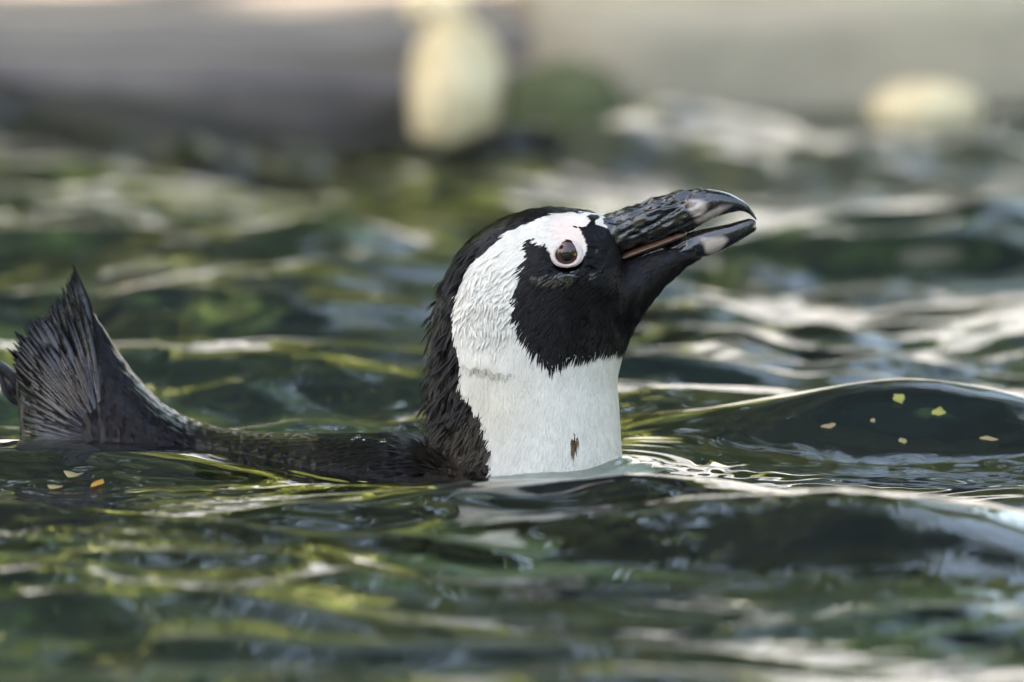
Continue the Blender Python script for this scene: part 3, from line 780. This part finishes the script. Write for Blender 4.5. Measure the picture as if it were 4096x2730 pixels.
def bill(name, sec, rough_to, pale, ex):
    v, q, t = loft(sec, ns=170, nu=80, ex=ex)
    me = np_mesh(name, v, q, t)
    N = np.empty(len(v) * 3, np.float32); me.vertices.foreach_get('normal', N); N = N.reshape(-1, 3).astype(float)
    p = to_px(v)
    # plates and ridges run along the bill, the hook is smooth
    ax = np.array((.93, 0, .36)); al = v @ ax; ac = v @ np.array((-.36, 0, .93))
    Q = np.stack((al, v[:, 1], ac), 1)
    fade = np.clip((rough_to - p[:, 0]) / 22, 0, 1)
    ridge = vnoise(Q, (190, 700, 1150), 21, 3); ridge = 1 - 1.6 * np.abs(ridge); fine = vnoise(Q, (300, 1500, 2100), 22, 2)
    v = v + N * (fade * (ridge * .0013 + fine * .00045))[:, None]
    me.vertices.foreach_set('co', v.astype(np.float32).ravel())
    n = vnoise(Q, (350, 500, 700), 23, 3)
    C = np.array((.010, .009, .011)) * (1 + .4 * n[:, None])
    bro = np.clip(n * 1.1 - .25, 0, 1)[:, None] * fade[:, None]
    C = C * (1 - bro) + bro * np.array((.05, .038, .022))
    m = np.zeros(len(p))
    for cx, cy, rx, ry, an, sharp in pale:
        u = (p[:, 0] - cx) * math.cos(an) + (p[:, 1] - cy) * math.sin(an); w = -(p[:, 0] - cx) * math.sin(an) + (p[:, 1] - cy) * math.cos(an)
        u = np.where(u > 0, u * (.7 if sharp else 1), u * (1.5 if sharp else 1))
        m = np.maximum(m, np.clip(1.65 - 1.25 * np.hypot(u / rx, w / ry) + .28 * n, 0, 1))
    m = np.clip(m[:, None] * 1.5 - .25, 0, 1)
    C = C * (1 - m) + m * np.array((.44, .35, .31))
    set_color(me, np.clip(C, .003, .9)); me.update()
    return link(name, me, M_bill, penguin)
bill('upper_bill', upper, 712, [(698, 208, 12, 7.5, .3, 0), (712, 213.5, 17, 5, -.42, 0)], .88)['label'] = 'black ridged upper bill with hooked tip and pale band'
bill('lower_bill', lower, 700, [(711, 248, 11, 11, -.5, 1)], .88)['label'] = 'black lower bill with pale band'
v, q, t = loft([(604, 261, 606, 267, 0, .0108), (622, 252.5, 626, 259.5, 0, .0108), (640, 245.5, 644, 253, 0, .0102), (656, 240, 661, 247, 0, .0094), (672, 234, 677, 240.5, 0, .0078), (684, 230.5, 688, 235.5, 0, .004)], ns=60, nu=40)
link('mouth_lining', np_mesh('mouth_lining', v, q, t), M_mouth, penguin)

# eyes with their pale bare rings
def surf_y(x, z, sgn):
    h, n, _, _ = bvh0.ray_cast(Vector((x, sgn * .2, z)), Vector((0, -sgn, 0)))
    return h.y if h else sgn * .02
for sgn in (-1, 1):
    er = .0080
    c = Vector(W(566.3, 255.2, -.03)); c.y = surf_y(c.x, c.z, sgn) - sgn * .0066
    bm = bmesh.new(); bmesh.ops.create_uvsphere(bm, u_segments=40, v_segments=24, radius=er)
    me = bpy.data.meshes.new('eye'); bm.to_mesh(me); bm.free()
    eye = link('eye', me, M_eye, penguin); eye.location = c
    # lid ring that hugs the eyeball, wider above, lying on the cheek
    V, Q = [], []
    nu = 72
    prof = [(.93, -.0012), (.96, .0002), (1.02, .0008), (1.12, .00105), (1.28, .0010), (1.46, .0008), (1.60, .0005), (1.70, .0001), (1.78, -.0006)]
    nr = len(prof)
    for k in range(nu):
        a = 2 * math.pi * k / nu
        ca_, sa_ = math.cos(a), math.sin(a)
        wide = ca_ ** 2 * (.74 if ca_ > 0 else .58) + sa_ ** 2 * (.84 if sa_ > 0 else .44)
        for j_, (f, off) in enumerate(prof):
            ff = f if f < 1 else 1 + (f - 1) * wide
            x = c.x + .0056 * ff * math.cos(a); z = c.z + .0046 * ff * math.sin(a) + .00035 * (ff - 1)
            off += .00022 * math.sin(j_ * 2.4 + 3 * math.sin(a * 2)) * (f > 1.1)
            V.append((x - c.x, surf_y(x, z, sgn) + sgn * off - c.y, z - c.z))
    for k in range(nu):
        for j_ in range(nr - 1):
            a0, a1 = k * nr + j_, ((k + 1) % nu) * nr + j_
            Q.append((a0, a1, a1 + 1, a0 + 1))
    ring = link('eye_ring', np_mesh('eye_ring', np.array(V), np.array(Q)), M_ring, eye)
    ring['label'] = 'pale pinkish bare ring round the eye'

# stiff tail feathers
TIPS = [(75, 268), (71, 270), (66, 274), (62, 284), (57, 291), (52, 297), (47, 302), (43, 312), (37, 315), (32, 315), (26, 321), (21, 321), (17, 332), (14, 340), (11, 350), (10, 358), (11, 367), (14, 378), (16, 390), (18, 402), (20, 415), (19, 430), (18, 446)]
TIPS = spline(np.array(TIPS, float), 44)
PIV = np.array((96., 440.))
for layer, (Ytip, near, reach, base) in enumerate(((.072, 1, 1.0, .16), (.066, 1, .80, .12), (.084, -1, .97, .2))):
    for i, tp in enumerate(TIPS):
        if layer == 2 and i % 2: continue
        tp = np.array(tp, float) + rng.normal(size=2) * (.8, 1.0)
        piv = PIV + (10 * (1 - i / 43), -10 * (1 - i / 43))
        b = piv + (tp - piv) * base; e = piv + (tp - piv) * (reach * (rng.uniform(.95, 1.0) if layer == 0 else rng.uniform(.8, 1.08)))
        V, Q = [], []
        m = 18
        for k in range(m + 1):
            t = k / m
            q_ = b + (e - b) * t + np.array((3.5, 1.0)) * math.sin(math.pi * t) * (1 - i / 43)
            lin = .078 - near * .030 * (1 - t) ** 1.3 + (Ytip - .078) * t
            c = W(q_[0], q_[1], lin)
            h = bvh0.ray_cast(Vector((c[0], -.2, c[2])), Vector((0, 1, 0))) if near > 0 else bvh0.ray_cast(Vector((c[0], .4, c[2])), Vector((0, -1, 0)))
            if h[0] is not None: c[1] = (min(c[1] + .02 * (t < .3), h[0].y + .0016 * max(0, 1 - t / .3) - (.0008 + .0004 * layer) * min(1, t / .3)) if near > 0 else max(c[1], h[0].y + .0008))
            V.append(c)
        V = np.array(V)
        for _ in range(3): V[1:-1, 1] = (V[:-2, 1] + 2 * V[1:-1, 1] + V[2:, 1]) / 4
        cen = V; V = []
        for k in range(m + 1):
            t = k / m
            d = cen[min(k + 1, m)] - cen[max(k - 1, 0)]; d /= np.linalg.norm(d)
            s_ = np.cross(d, (0, -1, 0)); s_ /= np.linalg.norm(s_); n_ = np.cross(s_, d) * near
            if n_[1] * near > 0: n_ = -n_
            wd = (.0021 + .0009 * (i % 3 == 0)) * (.5 + .7 * t) * max(.05, 1 - max(0, (t - .66) / .34) ** 1.8) * (1 + .15 * math.sin(2 * i + 11 * t))
            for f, hh in ((-1, -.0002), (-.2, .0002), (0, .00035), (.2, .0002), (1, 0), (0, -.0004)):
                V.append(cen[k] + s_ * wd * f + n_ * hh * (1.15 - .6 * t))
        for k in range(m):
            for e_ in range(6):
                a_, b_ = k * 6 + e_, k * 6 + (e_ + 1) % 6
                Q.append((a_, b_, b_ + 6, a_ + 6))
        link('tail_feather', np_mesh('tail_feather', np.array(V), np.array(Q)), M_tail, penguin)

# one webbed foot trails behind the tail
foot = bpy.data.objects.new('foot', None); col.objects.link(foot); foot.parent = penguin
def toe(pts, rad):
    P = spline([list(W(x, y, Y)) + [r] for (x, y, Y), r in zip(pts, rad)], 20)
    v, q = tube(P[:, :3], P[:, 3], 12)
    n = len(v); v = list(v) + [P[0, :3], P[-1, :3]]
    q2 = [(n, (k + 1) % 12, k) for k in range(12)] + [(n + 1, n - 12 + k, n - 12 + (k + 1) % 12) for k in range(12)]
    link('toe', np_mesh('toe', np.array(v), q, q2), M_foot, foot)
toe([(24, 392, .10), (14, 379, .10), (4, 369, .10), (-8, 362, .10), (-24, 358, .10)], [.0028, .0030, .0028, .0026, .0012])
toe([(22, 405, .10), (12, 399, .10), (5, 390, .10), (2, 380, .10), (-4, 370, .10)], [.0012, .0017, .0018, .0016, .0010])
toe([(24, 398, .105), (14, 391, .105), (6, 384, .105), (0, 372, .105)], [.0016, .0018, .0016, .0010])

# ------------------------------------------------------------------ small things on the water
def leaf_obj(px, py, Lpx, Wpx, ang, mat, label, curl=.2, name='fallen_leaf', Y=None):
    # walk along the view ray until it meets the water
    o, d = np.array((0, -CAM_D, CAM_H)), W(px, py, 0) - np.array((0, -CAM_D, CAM_H)); d /= d[1]
    ts = np.arange(4.2, 8.3, .0015)
    Pts = o + ts[:, None] * d
    hh = water_height(Pts[:, 0], Pts[:, 1]); k = np.argmax(Pts[:, 2] < hh)
    p = Pts[k]; e = .004
    gx = (wz(p[0] + e, p[1]) - wz(p[0] - e, p[1])) / (2 * e); gy = (wz(p[0], p[1] + e) - wz(p[0], p[1] - e)) / (2 * e)
    n = Vector((-gx, -gy, 1)).normalized()
    sc_ = (p[1] + CAM_D) / FPX
    L, Wd = Lpx * sc_, Wpx * sc_
    V, Q = [], []
    for i in range(9):
        t = i / 8
        w = Wd * .5 * math.sin(math.pi * min(1, t * .96 + .02)) ** .8
        for f in (-1, 0, 1):
            V.append(((t - .5) * L + .08 * L * math.sin(5 * t + px), f * w * (1 + .25 * math.sin(9 * t + px + f)) + .12 * L * math.sin(2.6 * t + px * .3), curl * L * ((t - .5) ** 2) * .8 + abs(f) * .12 * w))
    for i in range(8):
        for f in range(2):
            a = i * 3 + f; Q.append((a, a + 1, a + 4, a + 3))
    ob = link(name, np_mesh(name, np.array(V), np.array(Q)), mat)
    ob.rotation_mode = 'QUATERNION'
    ob.rotation_quaternion = n.to_track_quat('Z', 'Y') @ Matrix.Rotation(R(ang), 3, 'Z').to_quaternion()
    ob.location = Vector((p[0], p[1], wz(p[0], p[1]))) + n * .0006
    md = ob.modifiers.new('t', 'SOLIDIFY'); md.thickness = .0003; md.offset = 1
    return tag(ob, label, 'leaf', 'fallen leaves floating on the pool')
LEAVES = [(899, 402, 15, 16, 35, M_float, 'curled bright yellow leaf high on the dark swell', 1.2), (938, 414, 14, 14, -25, M_float, 'pale yellow oval leaf on the dark swell', .2),
          (829, 427, 17, 9, 18, M_floatdry, 'long tan leaf on the left flank of the dark swell', .1), (873, 423, 6, 7, 20, M_floatdry, 'tiny tan leaf scrap on the dark swell', .1),
          (988, 441, 20, 8, 3, M_floatdry, 'thin brown leaf at the right foot of the dark swell', .1), (903, 443, 8, 10, 0, M_floatdry, 'short brown leaf at the foot of the dark swell', .1),
          (98, 485, 9, 22, -15, M_floator, 'orange leaf tip floating in front of the tail', .4), (75, 477, 22, 16, -20, M_floatdry, 'curled tan leaf beside the orange leaf tip', .8), (56, 489, 16, 12, -22, M_floatdry, 'wilted tan leaf drifting below the curled leaf', .4)]
for l in LEAVES: leaf_obj(*l)

bb = [(358, 438, 2.6), (353, 439.5, 1.8), (383, 442, 2.8), (364, 440, 1.6), (402, 446, 1.8)]
for i, (x, y, r) in enumerate(bb):
    ray_o = Vector((0, -CAM_D, CAM_H)); dd = (Vector(W(x, y, 0)) - ray_o).normalized()
    hit, n, _, _ = bvh.ray_cast(ray_o, dd)
    if hit is None: continue
    bm = bmesh.new(); bmesh.ops.create_icosphere(bm, subdivisions=3, radius=r * .00049)
    for v in bm.verts: v.co.z *= .8
    me = bpy.data.meshes.new('water_drop'); bm.to_mesh(me); bm.free()
    ob = link('water_drop', me, M_bubble); ob.location = hit + n * (r * .00049 * .5)
    tag(ob, 'small glassy water drop on the wet black back', 'water drop', 'water drops beading on the back')
